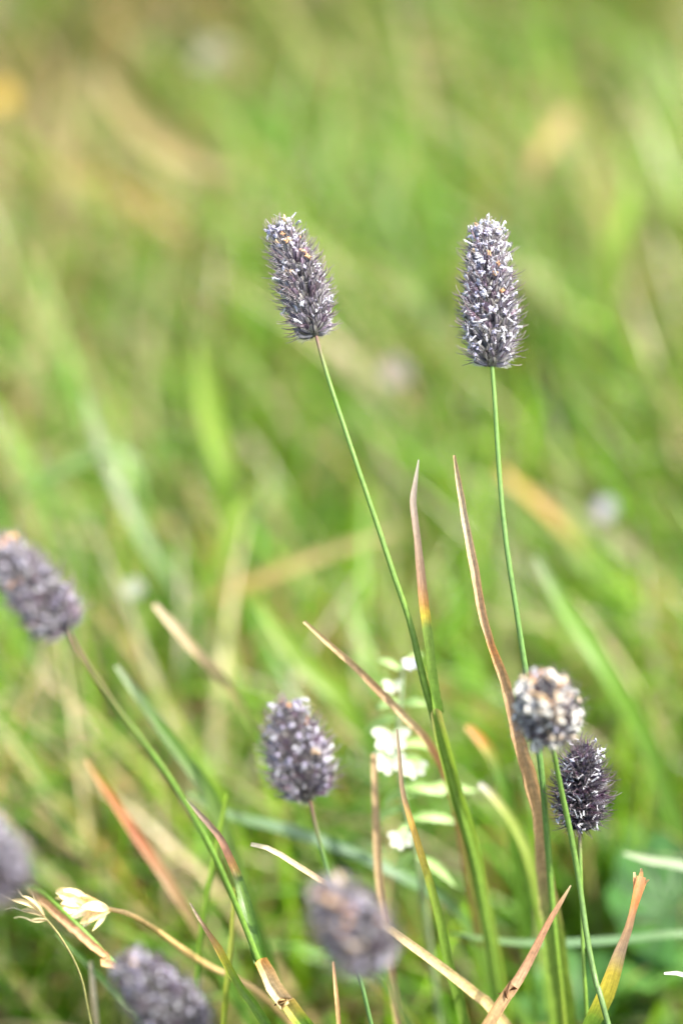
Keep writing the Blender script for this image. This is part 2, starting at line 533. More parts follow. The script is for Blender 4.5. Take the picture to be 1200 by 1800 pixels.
CACHE = {}
def shared(acc, name, mat):
    k = (id(acc), name)
    if k not in CACHE:
        CACHE[k] = acc.mesh(name, mat)
    return CACHE[k]

def basis(z, x):
    z = Vector(z).normalized()
    x = Vector(x); x = (x - z * x.dot(z)).normalized()
    y = z.cross(x)
    return Matrix((x, y, z)).transposed()

def build_head(root, base, tip, radius, seed, n_spk=280, white=50, tan=6, cream=0, stig=30, dark=False,
               top_bias=0.0, joined=False, bend=0.0, tan_bias=.4, pool=None):
    """flower_head: a tapering core set all round with spikelets, anthers and stigmas."""
    r = random.Random(seed)
    base, tip = Vector(base), Vector(tip)
    ax = (tip - base); Lh = ax.length; ax.normalize()
    sidev = ax.cross(FWD).normalized(); outv = sidev.cross(ax).normalized()
    O = base
    def centre(t):
        return ax * (Lh * t) + sidev * (bend * Lh * math.sin(math.pi * t))
    def prof(t):
        a = min(1, (t + .02) / .24) ** .55
        b = min(1, (1.05 - t) / .60) ** .66
        return a * b
    rc = radius - 2.1 * mm                                   # the core the spikelets sit on
    A = Acc(); rings = []
    for k in range(15):
        t = -.015 + k / 14 * .97
        c = centre(max(t, 0)) + ax * (Lh * min(t, 0)); rad = max(rc * prof(max(t, 0)), .35 * mm)
        rings.append([c + sidev * math.cos(a) * rad * r.uniform(.93, 1.07) + outv * math.sin(a) * rad for a in [q * math.pi / 7 for q in range(14)]])
    v = [q for g in rings for q in g]
    f = [(k * 14 + j, k * 14 + (j + 1) % 14, k * 14 + 14 + (j + 1) % 14, k * 14 + 14 + j) for k in range(14) for j in range(14)]
    f += [tuple(range(14))[::-1], tuple(range(14 * 14, 15 * 14))]
    A.add(v, f, [(.075, .07, .06)] * len(v))
    head = link('flower_head', A.mesh('flower_head', M_SPIKE), root, O - root.location)
    spk = SPK_D if dark else SPK
    items = []
    for i in range(n_spk):
        t = (i + .5) / n_spk
        t = .005 + .985 * t
        a = i * 2.399963 + r.uniform(-.15, .15)
        od = sidev * math.cos(a) + outv * math.sin(a)
        lift = 1.12 - .55 * t if t < .82 else .67 - (t - .82) * 3.2      # outward share: spreading low down, closing to the tip
        if t < .12: lift += (.12 - t) * 5
        lift = max(.06, lift + r.uniform(-.16, .16))
        d = (od * lift + ax * (1 - .35 * lift) + Vector((r.uniform(-1, 1), r.uniform(-1, 1), r.uniform(-1, 1))) * .26).normalized()
        p = centre(t) + od * max(rc * prof(t) - .25 * mm, 0)
        m = basis(d, od if t < .97 else sidev) .to_4x4() @ Matrix.Rotation(r.uniform(-.5, .5), 4, 'Z')
        s = r.uniform(.86, 1.1) * (1 if t < .9 else .85)
        items.append(('spikelet', r.choice(spk), Matrix.Translation(p) @ m @ Matrix.Diagonal((s, s, s, 1)), M_SPIKE))
    def surf(kind, pool, n, mat, sc=(.8, 1.15), push=.9, lo=.03, hi=1.0, bias=0.0):
        for _ in range(n):
            t = lo + (hi - lo) * (r.random() if r.random() > bias else 1 - r.random() ** 1.5 * .3)
            a = r.uniform(0, 2 * math.pi)
            od = sidev * math.cos(a) + outv * math.sin(a)
            p = centre(t) + od * (rc * prof(t) + r.uniform(1.2, 2.5) * mm * push) + ax * r.uniform(.3, 1.6) * mm
            if t > .9: p += ax * .9 * mm
            d = Vector((r.gauss(0, 1), r.gauss(0, 1), r.gauss(0, 1))) - od * .3
            s = r.uniform(*sc)
            items.append((kind, r.choice(pool), Matrix.Translation(p) @ basis(d, od).to_4x4() @ Matrix.Diagonal((s, s, s, 1)), mat))
    surf('anther', pool or ANT_W, white, M_ANTHER, bias=top_bias)
    surf('anther', ANT_T, tan, M_ANTHER, lo=.4, bias=tan_bias)
    surf('anther', ANT_C, cream, M_ANTHER, push=1.25, lo=.02, bias=.3)
    surf('stigma', STG, stig, M_ANTHER, push=1.0, sc=(.8, 1.35))
    if joined:
        for kind, nm, mat in (('spikelet', 'spikelet_mass', M_SPIKE), ('anther', 'anther_mass', M_ANTHER), ('stigma', 'stigma_mass', M_ANTHER)):
            V, F, C = [], [], []
            o = 0
            for k, acc, mtx, _m in items:
                if k != kind: continue
                v = np.array(acc.v); M = np.array(mtx)
                V.append(v @ M[:3, :3].T + M[:3, 3]); C.append(np.array(acc.c) * r.uniform(.7, 1.3))
                F += [tuple(i + o for i in q) for q in acc.f]; o += len(v)
            if V:
                so = link(nm, make_mesh(nm, np.vstack(V), F, mat, np.vstack(C)), head)
                so['kind'] = 'stuff'
    else:
        for kind, acc, mtx, mat in items:
            so = link(kind, shared(acc, kind, mat), head)
            so.matrix_local = mtx
    return head

# ------------------------------------------------------------------ stalks, leaves
G1, G2, G3 = (.125, .23, .04), (.17, .28, .035), (.10, .19, .055)
PURP = (.17, .07, .07)

def root_at(name, loc, label, cat, group=None):
    o = link(name, None, None, loc)
    o.empty_display_size = .01
    return tag(o, label, cat, group)

def stalk_path(pts, ground=True, n=60):
    q = [tuple(P(x, y, dz)) + (px2m(wd, dz) * .43,) for x, y, dz, wd in pts]
    if ground:
        q = to_ground(q)
    return spline(q, n)

def stalk_mesh(path, stops, name='stem', mat=None):
    s = np.linspace(0, 1, len(path))
    v, f, c, uv = tube_data(path[:, :3], path[:, 3], grad(stops, s), 8)
    return v, f, c, uv, mat or M_STEM

def part(name, data, root, mat, parent=None):
    v, f, c, uv = data[:4]
    o = np.array(root.location if parent is None else root.location)
    ob = link(name, make_mesh(name, v - o, f, mat, c, uv), parent or root)
    return ob

def plant(label, head, stem, stops, seed, **kw):
    """A flowering stalk: its base on the ground, stem, flower head."""
    path = stalk_path(stem)
    root = root_at('timothy_plant', tuple(path[-1, :2]) + (0,), label, 'flowering plant', 'flowering timothy plants')
    part('stem', stalk_mesh(path, stops), root, M_STEM)
    (bx, by, bd), (tx, ty, td), rad = head
    build_head(root, P(bx, by, bd), P(tx, ty, td), px2m(rad, bd), seed, **kw)
    return root, path

def leaf_path(pts, ground, n):
    q = [tuple(P(x, y, dz)) + (px2m(wd, dz),) for x, y, dz, wd in pts]
    return spline(to_ground(q) if ground else q, n)

def vis_scale(p, last):
    e = np.array(P(last[0], last[1], last[2]))
    k = int(np.argmin(np.linalg.norm(p[:, :3] - e, axis=1)))
    return (len(p) - 1) / max(k, 1)

def leaf_data(pts, stops, ground=True, n=70, **kw):
    p = leaf_path(pts, ground, n)
    s = np.linspace(0, 1, n) * vis_scale(p, pts[-1])
    kw.setdefault('seed', int(abs(pts[0][0]) * 7 + abs(pts[0][1])))
    return blade_data(p[:, :3], np.maximum(p[:, 3], 1e-5), grad(stops, s), **kw), p

def lone_leaf(name, label, cat, pts, stops, mat=None, group=None, **kw):
    d, p = leaf_data(pts, stops, **kw)
    me_v = d[0] - p[-1, :3] * np.array([1, 1, 0])
    o = link(name, make_mesh(name, me_v, d[1], mat or M_LEAF, d[2], d[3]), None, tuple(p[-1, :2]) + (0,))
    return tag(o, label, cat, group)

# ---- the two tall heads in focus
g_stem = [(0, PURP), (.012, (.15, .12, .05)), (.03, G1), (.35, (.13, .22, .03)), (1, (.14, .24, .03))]
rootA, pA = plant('tall leaning timothy stalk, purple-grey head with a few scattered white anthers',
    ((554, 588, 0), (496, 410, .004), 40),
    [(554, 585, 0, 7), (561, 610, 0, 8), (575, 660, 0, 9), (598, 730, 0, 9.5), (628, 820, 0, 10), (662, 920, .001, 11), (695, 1020, .002, 12), (722, 1100, .004, 13), (740, 1180, .007, 15), (762, 1260, .012, 17), (800, 1400, .022, 17), (838, 1540, .032, 17), (880, 1800, .05, 17)],
    g_stem, 21, white=70, tan=16, stig=80, top_bias=.3, bend=-.03, n_spk=290)
gB = [(0, G1), (.3, (.10, .20, .05)), (.45, (.13, .23, .03)), (.62, (.22, .25, .03)), (1, (.16, .24, .03))]
rootB, pB = plant('tall upright timothy stalk, long cylindrical head thickly covered in white and lilac anthers',
    ((864, 641, 0), (855, 414, .004), 46.5),
    [(864, 640, 0, 8.5), (868, 690, 0, 9), (873, 770, 0, 10), (880, 870, 0, 10), (891, 970, 0, 11), (905, 1060, .001, 11), (921, 1165, .003, 12), (945, 1310, .007, 13), (955, 1400, .010, 13), (963, 1500, .014, 13), (975, 1650, .02, 13), (990, 1800, .03, 13)],
    gB, 22, white=240, tan=10, stig=230, top_bias=.22, n_spk=300)
# ---- dark head, low right
rootF, pF = plant('short timothy stalk with small dark bristly head and hardly any anthers',
    ((1018, 1450, .006), (1025, 1326, -.003), 42),
    [(1018, 1452, .006, 7), (1019, 1500, .006, 8), (1021, 1580, .007, 8), (1025, 1700, .009, 8), (1031, 1800, .012, 9)],
    [(0, PURP), (.04, G1), (.3, G2), (1, G1)], 26, white=10, tan=0, stig=120, dark=True, n_spk=290)
# ---- round pale head turned to the viewer
rootE, pE = plant('timothy stalk with round head seen end-on, wide open cream anthers, one orange patch',
    ((966, 1282, -.018), (954, 1214, -.036), 52),
    [(966, 1284, -.018, 8), (972, 1320, -.014, 9), (986, 1390, -.008, 11), (1005, 1480, -.003, 12), (1020, 1570, 0, 12), (1033, 1660, 0, 12), (1050, 1740, 0, 12), (1068, 1800, 0, 12)],
    [(0, G1), (.3, (.10, .17, .045)), (.55, (.13, .17, .05)), (1, G1)], 25, white=50, tan=40, cream=120, tan_bias=.85, stig=60, n_spk=240)
# ---- grey-lilac head, middle
rootD, pD = plant('timothy stalk with plump lilac-grey head just above a more blurred one',
    ((543, 1402, -.022), (506, 1258, -.024), 53),
    [(543, 1400, -.022, 7), (550, 1430, -.021, 8), (564, 1490, -.019, 9), (583, 1560, -.015, 9), (605, 1640, -.010, 9), (630, 1715, -.006, 9), (652, 1800, -.002, 9)],
    [(0, PURP), (.06, G3), (1, G3)], 24, white=120, tan=12, pool=ANT_L, stig=110, n_spk=280, top_bias=.1)
# ---- head at the left edge
rootC, pC = plant('timothy stalk with long slanting stem, warm grey-pink head, sharing its sheath with a broad leaf',
    ((118, 1108, -.044), (8, 968, -.048), 46),
    [(118, 1108, -.044, 9), (135, 1140, -.043, 8.5), (200, 1235, -.037, 10.5), (300, 1370, -.026, 12), (375, 1500, -.016, 12), (425, 1615, -.008, 12.5), (455, 1690, -.004, 14), (485, 1745, -.002, 14), (530, 1800, 0, 15)],
    [(0, PURP), (.06, (.14, .15, .05)), (.12, G1), (.35, (.12, .22, .03)), (1, G2)], 23, white=110, tan=34, pool=ANT_L, stig=90, joined=True, n_spk=280)
# ---- three heads nearer than the focus
rootG, pG = plant('timothy stalk with very blurred brownish-mauve head in front of a dry straw leaf',
    ((664, 1700, -0.0697), (582, 1572, -0.0751), 55),
    [(664, 1700, -0.0697, 8), (685, 1740, -0.0662, 10), (715, 1800, -0.0590, 10)],
    [(0, G3), (1, G1)], 27, white=80, tan=40, pool=ANT_L, stig=60, joined=True, n_spk=280)
rootH, pH = plant('timothy stalk with low blue-grey head just below the rolled pinkish tan leaf',
    ((348, 1836, -0.0465), (232, 1700, -0.0518), 55),
    [(348, 1836, -0.0465, 9), (380, 1890, -0.0411, 10), (430, 1960, -0.0357, 10)],
    [(0, G3), (1, G1)], 28, white=130, tan=6, pool=ANT_L, stig=70, joined=True, n_spk=280)
rootI, pI = plant('timothy stalk with smoky grey head and a rolled tan leaf beside cream husks',
    ((22, 1568, -0.0780), (-50, 1446, -0.0850), 48),
    [(22, 1568, -0.0780, 8), (62, 1562, -.030, 9), (100, 1592, -.016, 10), (150, 1640, -.012, 11), (212, 1705, -.010, 11), (300, 1800, -.006, 11)],
    [(0, G3), (.2, G1), (1, G2)], 29, white=80, tan=14, pool=ANT_L, stig=60, joined=True, n_spk=260)

# ---- leaves that belong to those plants
BR, BR2, TAN, ORG, YEL, STR = (.30, .19, .12), (.24, .15, .095), (.42, .29, .17), (.55, .25, .06), (.52, .40, .05), (.50, .40, .25)
GRY = (.33, .27, .22)
d, p = leaf_data([(735, 808, 0, 3), (728, 850, 0, 9), (724, 885, 0, 13), (730, 940, 0, 13), (737, 1010, .001, 17), (741, 1060, .002, 19), (747, 1120, .004, 21), (754, 1190, .008, 22), (764, 1255, .012, 24)],
    [(0, (.4, .38, .3)), (.1, GRY), (.45, (.31, .19, .12)), (.53, (.42, .22, .07)), (.57, (.50, .36, .05)), (.62, (.16, .24, .05)), (1, (.11, .21, .03))], ground=False, fold=.75, roll=.35, twist=.3, crinkle=.25, n=60)
lf = part('leaf', d, rootA, M_LEAF); lf['label'] = 'narrow leaf, green below and dry brown to its tip'
d, p = leaf_data([(763, 1245, .0105, 19), (772, 1290, .014, 23), (798, 1390, .022, 25), (825, 1480, .030, 26), (845, 1580, .038, 27), (868, 1700, .048, 28), (885, 1800, .058, 28)],
    [(0, (.38, .34, .14)), (.08, (.26, .36, .06)), (.3, (.21, .33, .05)), (.6, (.24, .34, .08)), (1, (.17, .28, .04))], ground=True, fold=1.05, roll=.1)
part('leaf_sheath', d, rootA, M_LEAF)
d, p = leaf_data([(799, 800, -.001, 5), (808, 850, 0, 11), (818, 910, 0, 13), (829, 970, 0, 15), (840, 1030, 0, 16), (850, 1085, .001, 15), (858, 1112, .002, 14), (866, 1138, .003, 14), (882, 1180, .005, 17), (893, 1220, .007, 19), (910, 1290, .009, 22), (935, 1370, .013, 26), (955, 1450, .018, 28), (965, 1540, .025, 34), (975, 1640, .032, 40), (985, 1800, .045, 44)],
    [(0, (.44, .32, .2)), (.1, (.44, .35, .26)), (.2, (.46, .29, .18)), (.26, (.44, .29, .19)), (.29, (.52, .24, .1)), (.32, (.38, .25, .15)), (.55, (.46, .30, .19)), (.68, (.36, .26, .16)), (.80, (.16, .25, .05)), (1, (.13, .22, .03))], ground=True, fold=.85, roll=-.45, twist=.5, crinkle=.45, n=110)
lf = part('leaf', d, rootB, M_DRY); lf['label'] = 'long withered brown leaf, creased half way'
d, p = leaf_data([(325, 1405, .016, 5), (350, 1430, .012, 9), (385, 1470, .006, 12), (405, 1510, .002, 14), (420, 1548, 0, 17), (432, 1590, -.002, 22), (445, 1640, -.003, 25), (460, 1692, -.004, 25)],
    [(0, (.36, .29, .22)), (.3, (.33, .2, .13)), (.47, (.32, .15, .08)), (.53, (.5, .26, .07)), (.6, (.12, .2, .03)), (1, (.085, .19, .025))], ground=False, fold=.6, roll=.2, twist=-.3, crinkle=.2, n=60)
lf = part('leaf', d, rootC, M_LEAF); lf['label'] = 'leaf with brown curled tip, orange band and deep green base'
d, p = leaf_data([(456, 1686, -.005, 22), (464, 1700, -.005, 26), (478, 1730, -.004, 28), (505, 1768, -.003, 28), (532, 1800, -.002, 28)],
    [(0, (.55, .28, .08)), (.08, (.5, .32, .15)), (.2, (.56, .44, .30)), (.6, (.50, .36, .22)), (.85, (.45, .38, .1)), (1.0, (.15, .25, .03)), (1.2, (.15, .25, .03)), (1, (.1, .2, .03))], ground=True, fold=1.05, roll=.15, crinkle=.35, n=70)
lf = part('leaf_sheath', d, rootC, M_DRY); lf['label'] = 'papery torn tan sheath with an orange rim'
d, p = leaf_data([(48, 1560, -.026, 8), (80, 1590, -.019, 13), (120, 1628, -.014, 15), (160, 1662, -.013, 15), (186, 1683, -.0125, 12), (181, 1693, -.0135, 14), (196, 1698, -.0135, 13), (216, 1706, -.013, 6)],
    [(0, (.42, .33, .24)), (.3, (.47, .30, .2)), (.6, (.42, .25, .16)), (.8, (.52, .3, .17)), (1, (.5, .36, .2))], ground=False, fold=.95, roll=.5, crinkle=.35, n=70)
lf = part('leaf', d, rootI, M_DRY); lf['label'] = 'rolled pinkish tan leaf, crumpled at its fold'

# ------------------------------------------------------------------ lone leaves near the focus
lone_leaf('grass_leaf', 'reddish brown dried leaf, arched, its pointed tip free before the stems', 'leaf',
    [(1002, 1556, 0, 3), (985, 1582, 0, 9), (960, 1622, 0, 13), (938, 1665, 0, 16), (912, 1712, 0, 20), (880, 1760, -.001, 22), (850, 1805, -.002, 24)],
    [(0, (.42, .34, .22)), (.06, BR), (.2, (.28, .15, .09)), (.4, (.29, .17, .11)), (.55, (.36, .22, .14)), (1, (.3, .2, .1))], M_DRY, fold=.7, roll=.4, twist=-.4, crinkle=.06)
torn = [(0, (.60, .30, .14)), (.12, (.55, .2, .06)), (.2, (.36, .20, .1)), (.4, (.36, .25, .17)), (.5, (.50, .38, .06)), (.64, (.50, .42, .05)), (.78, (.17, .27, .03)), (1, (.1, .2, .03))]
lt = lone_leaf('grass_leaf', 'leaf with torn frayed orange tip and yellow-edged green base', 'leaf',
    [(1124, 1540, 0, 17), (1119, 1560, 0, 20), (1112, 1590, 0, 14), (1103, 1625, 0, 15), (1090, 1660, .001, 20), (1078, 1690, .002, 28), (1062, 1735, .004, 34), (1040, 1785, .007, 34), (1020, 1830, .01, 32)],
    torn, M_LEAF, fold=.7, roll=.3, twist=.35, crinkle=.25)
for k, q in enumerate(([(1126, 1526, -.001, 3), (1126, 1536, 0, 7), (1122, 1560, 0, 9)], [(1140, 1546, -.001, 2), (1132, 1553, 0, 6), (1121, 1580, 0, 7)], [(1114, 1533, .001, 4), (1115, 1545, .001, 6), (1115, 1570, 0, 6)])):
    d, p = leaf_data(q, [(0, (.6, .45, .3)), (.4, (.55, .26, .12)), (1, (.5, .2, .07))], ground=False, n=12, fold=.3, crinkle=.6, seed=k)
    link('frayed_strip', make_mesh('frayed_strip', d[0] - np.array(lt.location), d[1], M_DRY, d[2], d[3]), lt)
lone_leaf('grass_leaf', 'thin yellow-green leaf with a dry pointed brown tip beside the blue-grey head', 'leaf',
    [(334, 1587, -.004, 2.5), (348, 1612, -.004, 6), (366, 1640, -.003, 8), (382, 1664, -.002, 13), (402, 1702, 0, 14), (432, 1752, .002, 15), (470, 1805, .004, 17)],
    [(0, (.45, .36, .26)), (.18, (.3, .18, .11)), (.3, (.48, .26, .1)), (.38, (.5, .42, .05)), (.55, (.17, .27, .03)), (1, (.12, .22, .03))], fold=.7, roll=.2, crinkle=.15)
lone_leaf('grass_leaf', 'thread-thin leaf, withered tip and orange band, before the white flowers', 'leaf',
    [(697, 1282, .004, 4), (701, 1330, .005, 7), (706, 1390, .006, 9), (720, 1440, .007, 11), (738, 1500, .008, 13), (756, 1560, .01, 15), (774, 1630, .013, 17), (788, 1700, .017, 18), (815, 1800, .025, 20)],
    [(0, (.3, .24, .17)), (.2, (.27, .18, .1)), (.28, (.50, .30, .06)), (.38, (.46, .34, .05)), (.46, (.17, .23, .03)), (.65, (.13, .22, .03)), (1, (.12, .2, .03))], fold=.6, roll=.3)
lone_leaf('dry_grass_leaf', 'slender straw leaf slanting behind the blurred brownish head', 'leaf',
    [(441, 1484, -.006, 7), (478, 1494, -.006, 9), (520, 1520, -.005, 10), (570, 1552, -.004, 10), (640, 1602, -.001, 11), (700, 1645, .004, 15), (775, 1700, .008, 17), (840, 1752, .012, 19), (890, 1805, .016, 20)],
    [(0, (.62, .55, .42)), (.2, (.42, .32, .2)), (.45, (.46, .36, .21)), (1, (.46, .34, .17))], M_DRY, fold=.5, roll=.25, crinkle=.2)
lone_leaf('dry_grass_leaf', 'thin straw leaf with russet end slanting out from the leaning stalk', 'leaf',
    [(535, 1092, .012, 7), (575, 1128, .013, 10), (625, 1172, .015, 12), (665, 1212, .018, 14), (710, 1258, .021, 14), (752, 1302, .026, 14), (790, 1380, .035, 14), (810, 1480, .045, 12)],
    [(0, (.50, .38, .22)), (.3, (.36, .22, .14)), (.45, (.50, .38, .25)), (.6, (.44, .23, .13)), (.75, (.45, .2, .1)), (1, (.3, .2, .08))], M_DRY, fold=.5, roll=-.3, crinkle=.25)
lone_leaf('dry_grass_stalk', 'bare upright tan stalk below the white flowers', 'stalk',
    [(657, 1325, .03, 10), (660, 1420, .03, 13), (664, 1520, .031, 14), (676, 1630, .033, 14), (695, 1760, .038, 14)],
    [(0, (.4, .29, .18)), (1, (.36, .26, .16))], M_DRY, fold=.9)
lone_leaf('dry_grass_stalk', 'hair-thin russet stalk under the blurred brownish head', 'stalk',
    [(586, 1690, .002, 5), (590, 1740, .003, 7), (596, 1805, .004, 8)],
    [(0, (.5, .3, .17)), (1, (.4, .25, .12))], M_DRY, fold=.6)
lone_leaf('grass_leaf', 'yellow-green curved leaf with pale lilac tip beside the long brown leaf', 'leaf',
    [(842, 1378, .045, 10), (870, 1405, .046, 15), (905, 1455, .048, 18), (932, 1520, .05, 20), (950, 1600, .055, 22), (960, 1700, .06, 22)],
    [(0, (.5, .45, .45)), (.07, (.4, .38, .16)), (.2, (.26, .32, .06)), (1, (.14, .23, .03))], fold=.5, roll=.3)
lone_leaf('grass_leaf', 'tiny pale pointed leaf tip below the torn orange-tipped leaf', 'leaf',
    [(1166, 1711, .001, 4), (1200, 1713, .002, 9), (1260, 1740, .004, 12), (1310, 1800, .006, 14)],
    [(0, (.6, .55, .5)), (.2, (.4, .42, .3)), (1, G1)], fold=.3, roll=.3)

# ------------------------------------------------------------------ blades in the soft background that stand out one by one
def far(dz):
    return dz if dz < .15 else .15 + (dz - .15) * .45
def bg(label, pts, stops, mat=None, name='grass_leaf', **kw):
    kw.setdefault('fold', .35)
    k = .6 if pts[0][2] > .15 else .74
    pts = [(x, y, far(dz), wd * k) for x, y, dz, wd in pts]
    stops = [(a, tuple(.82 * q for q in c)) for a, c in stops]
    return lone_leaf(name, label, 'leaf', pts, stops, mat, 'single blades standing out of the meadow', **kw)
LIME, MID, BLU, PALE = (.22, .34, .03), (.11, .22, .025), (.17, .29, .17), (.34, .42, .22)
bg('rust orange blade slanting between the arching stalk and the cream spikelets',
   [(150, 1335, .055, 10), (190, 1392, .055, 20), (232, 1455, .055, 25), (280, 1525, .055, 27), (325, 1595, .055, 26), (385, 1700, .06, 24)],
   [(0, (.45, .3, .1)), (.15, (.52, .22, .06)), (.35, (.50, .17, .07)), (.55, (.42, .23, .10)), (.75, (.30, .22, .09)), (1, MID)])
bg('long green blade running beside the arching stalk, dark along its fold',
   [(205, 1170, .05, 12), (260, 1245, .05, 26), (320, 1325, .05, 32), (372, 1405, .05, 34), (408, 1500, .052, 34), (440, 1600, .055, 32), (480, 1720, .06, 30)],
   [(0, PALE), (.2, MID), (.6, (.14, .22, .04)), (1, MID)])
bg('broad bright lime blade slanting above the plump lilac-grey head',
   [(455, 1060, .12, 18), (495, 1115, .12, 40), (540, 1170, .12, 50), (600, 1225, .12, 52), (650, 1300, .125, 48)],
   [(0, LIME), (.6, LIME), (1, MID)])
bg('broad vivid green blade rising behind the round cream head',
   [(940, 980, .10, 12), (985, 1055, .10, 34), (1030, 1120, .10, 46), (1075, 1190, .10, 48), (1125, 1280, .105, 46), (1165, 1380, .11, 44)],
   [(0, PALE), (.2, (.2, .36, .04)), (.7, (.15, .29, .03)), (1, MID)])
bg('pale bluish blade bowing across behind the plump head stem',
   [(330, 1395, .06, 14), (400, 1432, .06, 24), (490, 1455, .06, 28), (600, 1492, .06, 28), (700, 1538, .06, 28), (790, 1590, .065, 26), (850, 1680, .07, 24)],
   [(0, MID), (.3, (.13, .23, .11)), (.6, (.14, .25, .11)), (1, MID)], roll=.5)
bg('pale blue-green blade lying level behind the stem of the dark bristly head',
   [(790, 1640, .045, 8), (880, 1655, .045, 16), (980, 1658, .045, 20), (1090, 1652, .045, 21), (1200, 1642, .045, 21), (1330, 1650, .048, 20), (1400, 1720, .05, 18)],
   [(0, MID), (.3, (.15, .27, .12)), (1, MID)], roll=.5)
bg('whitish green blade lying level just above the torn orange-tipped leaf',
   [(1095, 1500, .05, 8), (1140, 1512, .05, 20), (1210, 1525, .05, 24), (1290, 1560, .05, 24), (1340, 1660, .055, 20)],
   [(0, PALE), (.4, (.32, .44, .25)), (1, MID)], roll=.4)
bg('tall whitish blade leaning far behind the warm grey-pink head',
   [(150, 690, .20, 16), (175, 775, .20, 30), (212, 865, .20, 36), (255, 950, .20, 38), (310, 1030, .205, 36), (350, 1110, .21, 34)],
   [(0, (.22, .28, .12)), (.35, (.30, .34, .20)), (.6, (.2, .3, .12)), (1, MID)], roll=.4)
bg('straw blade tip behind and above the long arching stalk',
   [(272, 1062, .06, 14), (305, 1100, .06, 22), (350, 1150, .06, 24), (395, 1200, .062, 24), (450, 1290, .07, 22)],
   [(0, (.55, .45, .33)), (.4, (.42, .32, .18)), (1, MID)], M_DRY)
bg('wide straw blade curving down far off above the leaning head',
   [(420, 305, .56, 24), (340, 285, .57, 52), (270, 245, .58, 60), (215, 190, .6, 52), (180, 135, .62, 40), (160, 130, .63, 34), (148, 175, .63, 30)],
   [(0, (.36, .28, .15)), (.4, (.34, .27, .12)), (1, (.3, .25, .12))], M_DRY)
bg('tan seed-like dry blade hanging over far behind the upright head',
   [(1005, 195, .55, 20), (985, 220, .55, 46), (960, 255, .55, 46), (940, 300, .55, 34), (930, 380, .56, 26)],
   [(0, (.42, .32, .15)), (.3, (.44, .32, .13)), (.6, (.3, .2, .1)), (1, MID)], M_DRY)
bg('orange-tan blade slanting close beside the upright stalk',
   [(880, 825, .25, 18), (925, 865, .25, 32), (980, 915, .25, 34), (1040, 990, .255, 30)],
   [(0, (.55, .35, .1)), (.5, (.5, .32, .1)), (1, MID)], M_DRY)
bg('orange spotted blade end between the sheath and long brown leaf',
   [(820, 1275, .06, 16), (845, 1300, .06, 26), (870, 1340, .06, 28), (890, 1400, .062, 28), (905, 1500, .07, 26)],
   [(0, (.55, .3, .08)), (.12, (.6, .26, .05)), (.2, (.3, .3, .04)), (.35, MID), (1, MID)])
bg('wide lime blade upright far behind the leaning stalk',
   [(345, 600, .30, 20), (362, 680, .30, 54), (378, 760, .30, 62), (398, 840, .30, 58), (420, 930, .31, 52)],
   [(0, LIME), (.5, (.26, .40, .03)), (1, MID)])
bg('green blade bent over crosswise behind the warm grey-pink head',
   [(20, 880, .2, 14), (80, 845, .2, 36), (140, 812, .2, 42), (200, 790, .2, 36), (240, 830, .2, 28), (262, 960, .21, 26)],
   [(0, MID), (.4, (.22, .33, .1)), (1, MID)], roll=.6)
bg('yellow-green blade bowed out of the turf near the leaning stalk foot',
   [(445, 860, .16, 14), (420, 900, .16, 34), (395, 960, .16, 38), (372, 1020, .165, 34), (350, 1100, .17, 30)],
   [(0, LIME), (.5, (.26, .38, .04)), (1, MID)])
bg('straw blade lying nearly flat behind the leaning stalk',
   [(700, 930, .22, 14), (620, 955, .22, 34), (530, 985, .22, 40), (440, 1020, .22, 42), (370, 1050, .225, 30), (300, 1110, .23, 24)],
   [(0, STR), (.5, (.46, .36, .16)), (.8, (.5, .3, .12)), (1, MID)], M_DRY, roll=.5)
bg('pale lime blade standing upright far behind the upright white-flecked head',
   [(1095, 260, .45, 18), (1110, 340, .45, 50), (1085, 420, .45, 62), (1075, 520, .46, 56), (1080, 640, .47, 50)],
   [(0, LIME), (.5, (.24, .40, .03)), (1, MID)])
bg('thin green stalk-like blade crossing behind the thin yellow-green leaf',
   [(400, 1395, .03, 8), (385, 1470, .03, 12), (365, 1570, .03, 14), (350, 1680, .032, 14), (345, 1800, .035, 14)],
   [(0, LIME), (1, MID)], fold=.8)
bg('yellowish stalk-like blade standing beside the papery sheath',
   [(412, 1560, .02, 6), (408, 1640, .02, 12), (400, 1720, .02, 14), (393, 1800, .022, 14)],
   [(0, (.3, .32, .05)), (1, (.24, .3, .03))], fold=.8)
bg('pale grey dead stalk-like blade standing beside the blue-grey head',
   [(160, 1690, .03, 10), (166, 1750, .03, 14), (172, 1810, .031, 14)],
   [(0, (.5, .46, .36)), (1, (.4, .34, .22))], M_DRY, fold=.8)
bg('dim green blade slanting down below the rolled tan leaf',
   [(100, 1640, .03, 8), (160, 1700, .03, 16), (220, 1760, .03, 18), (290, 1830, .032, 18)],
   [(0, MID), (1, MID)])
bg('upright sea-green blade standing behind the brown arching leaf',
   [(815, 1420, .06, 14), (822, 1500, .06, 30), (838, 1600, .062, 34), (860, 1720, .066, 34)],
   [(0, (.3, .3, .2)), (.2, (.2, .31, .05)), (1, MID)])

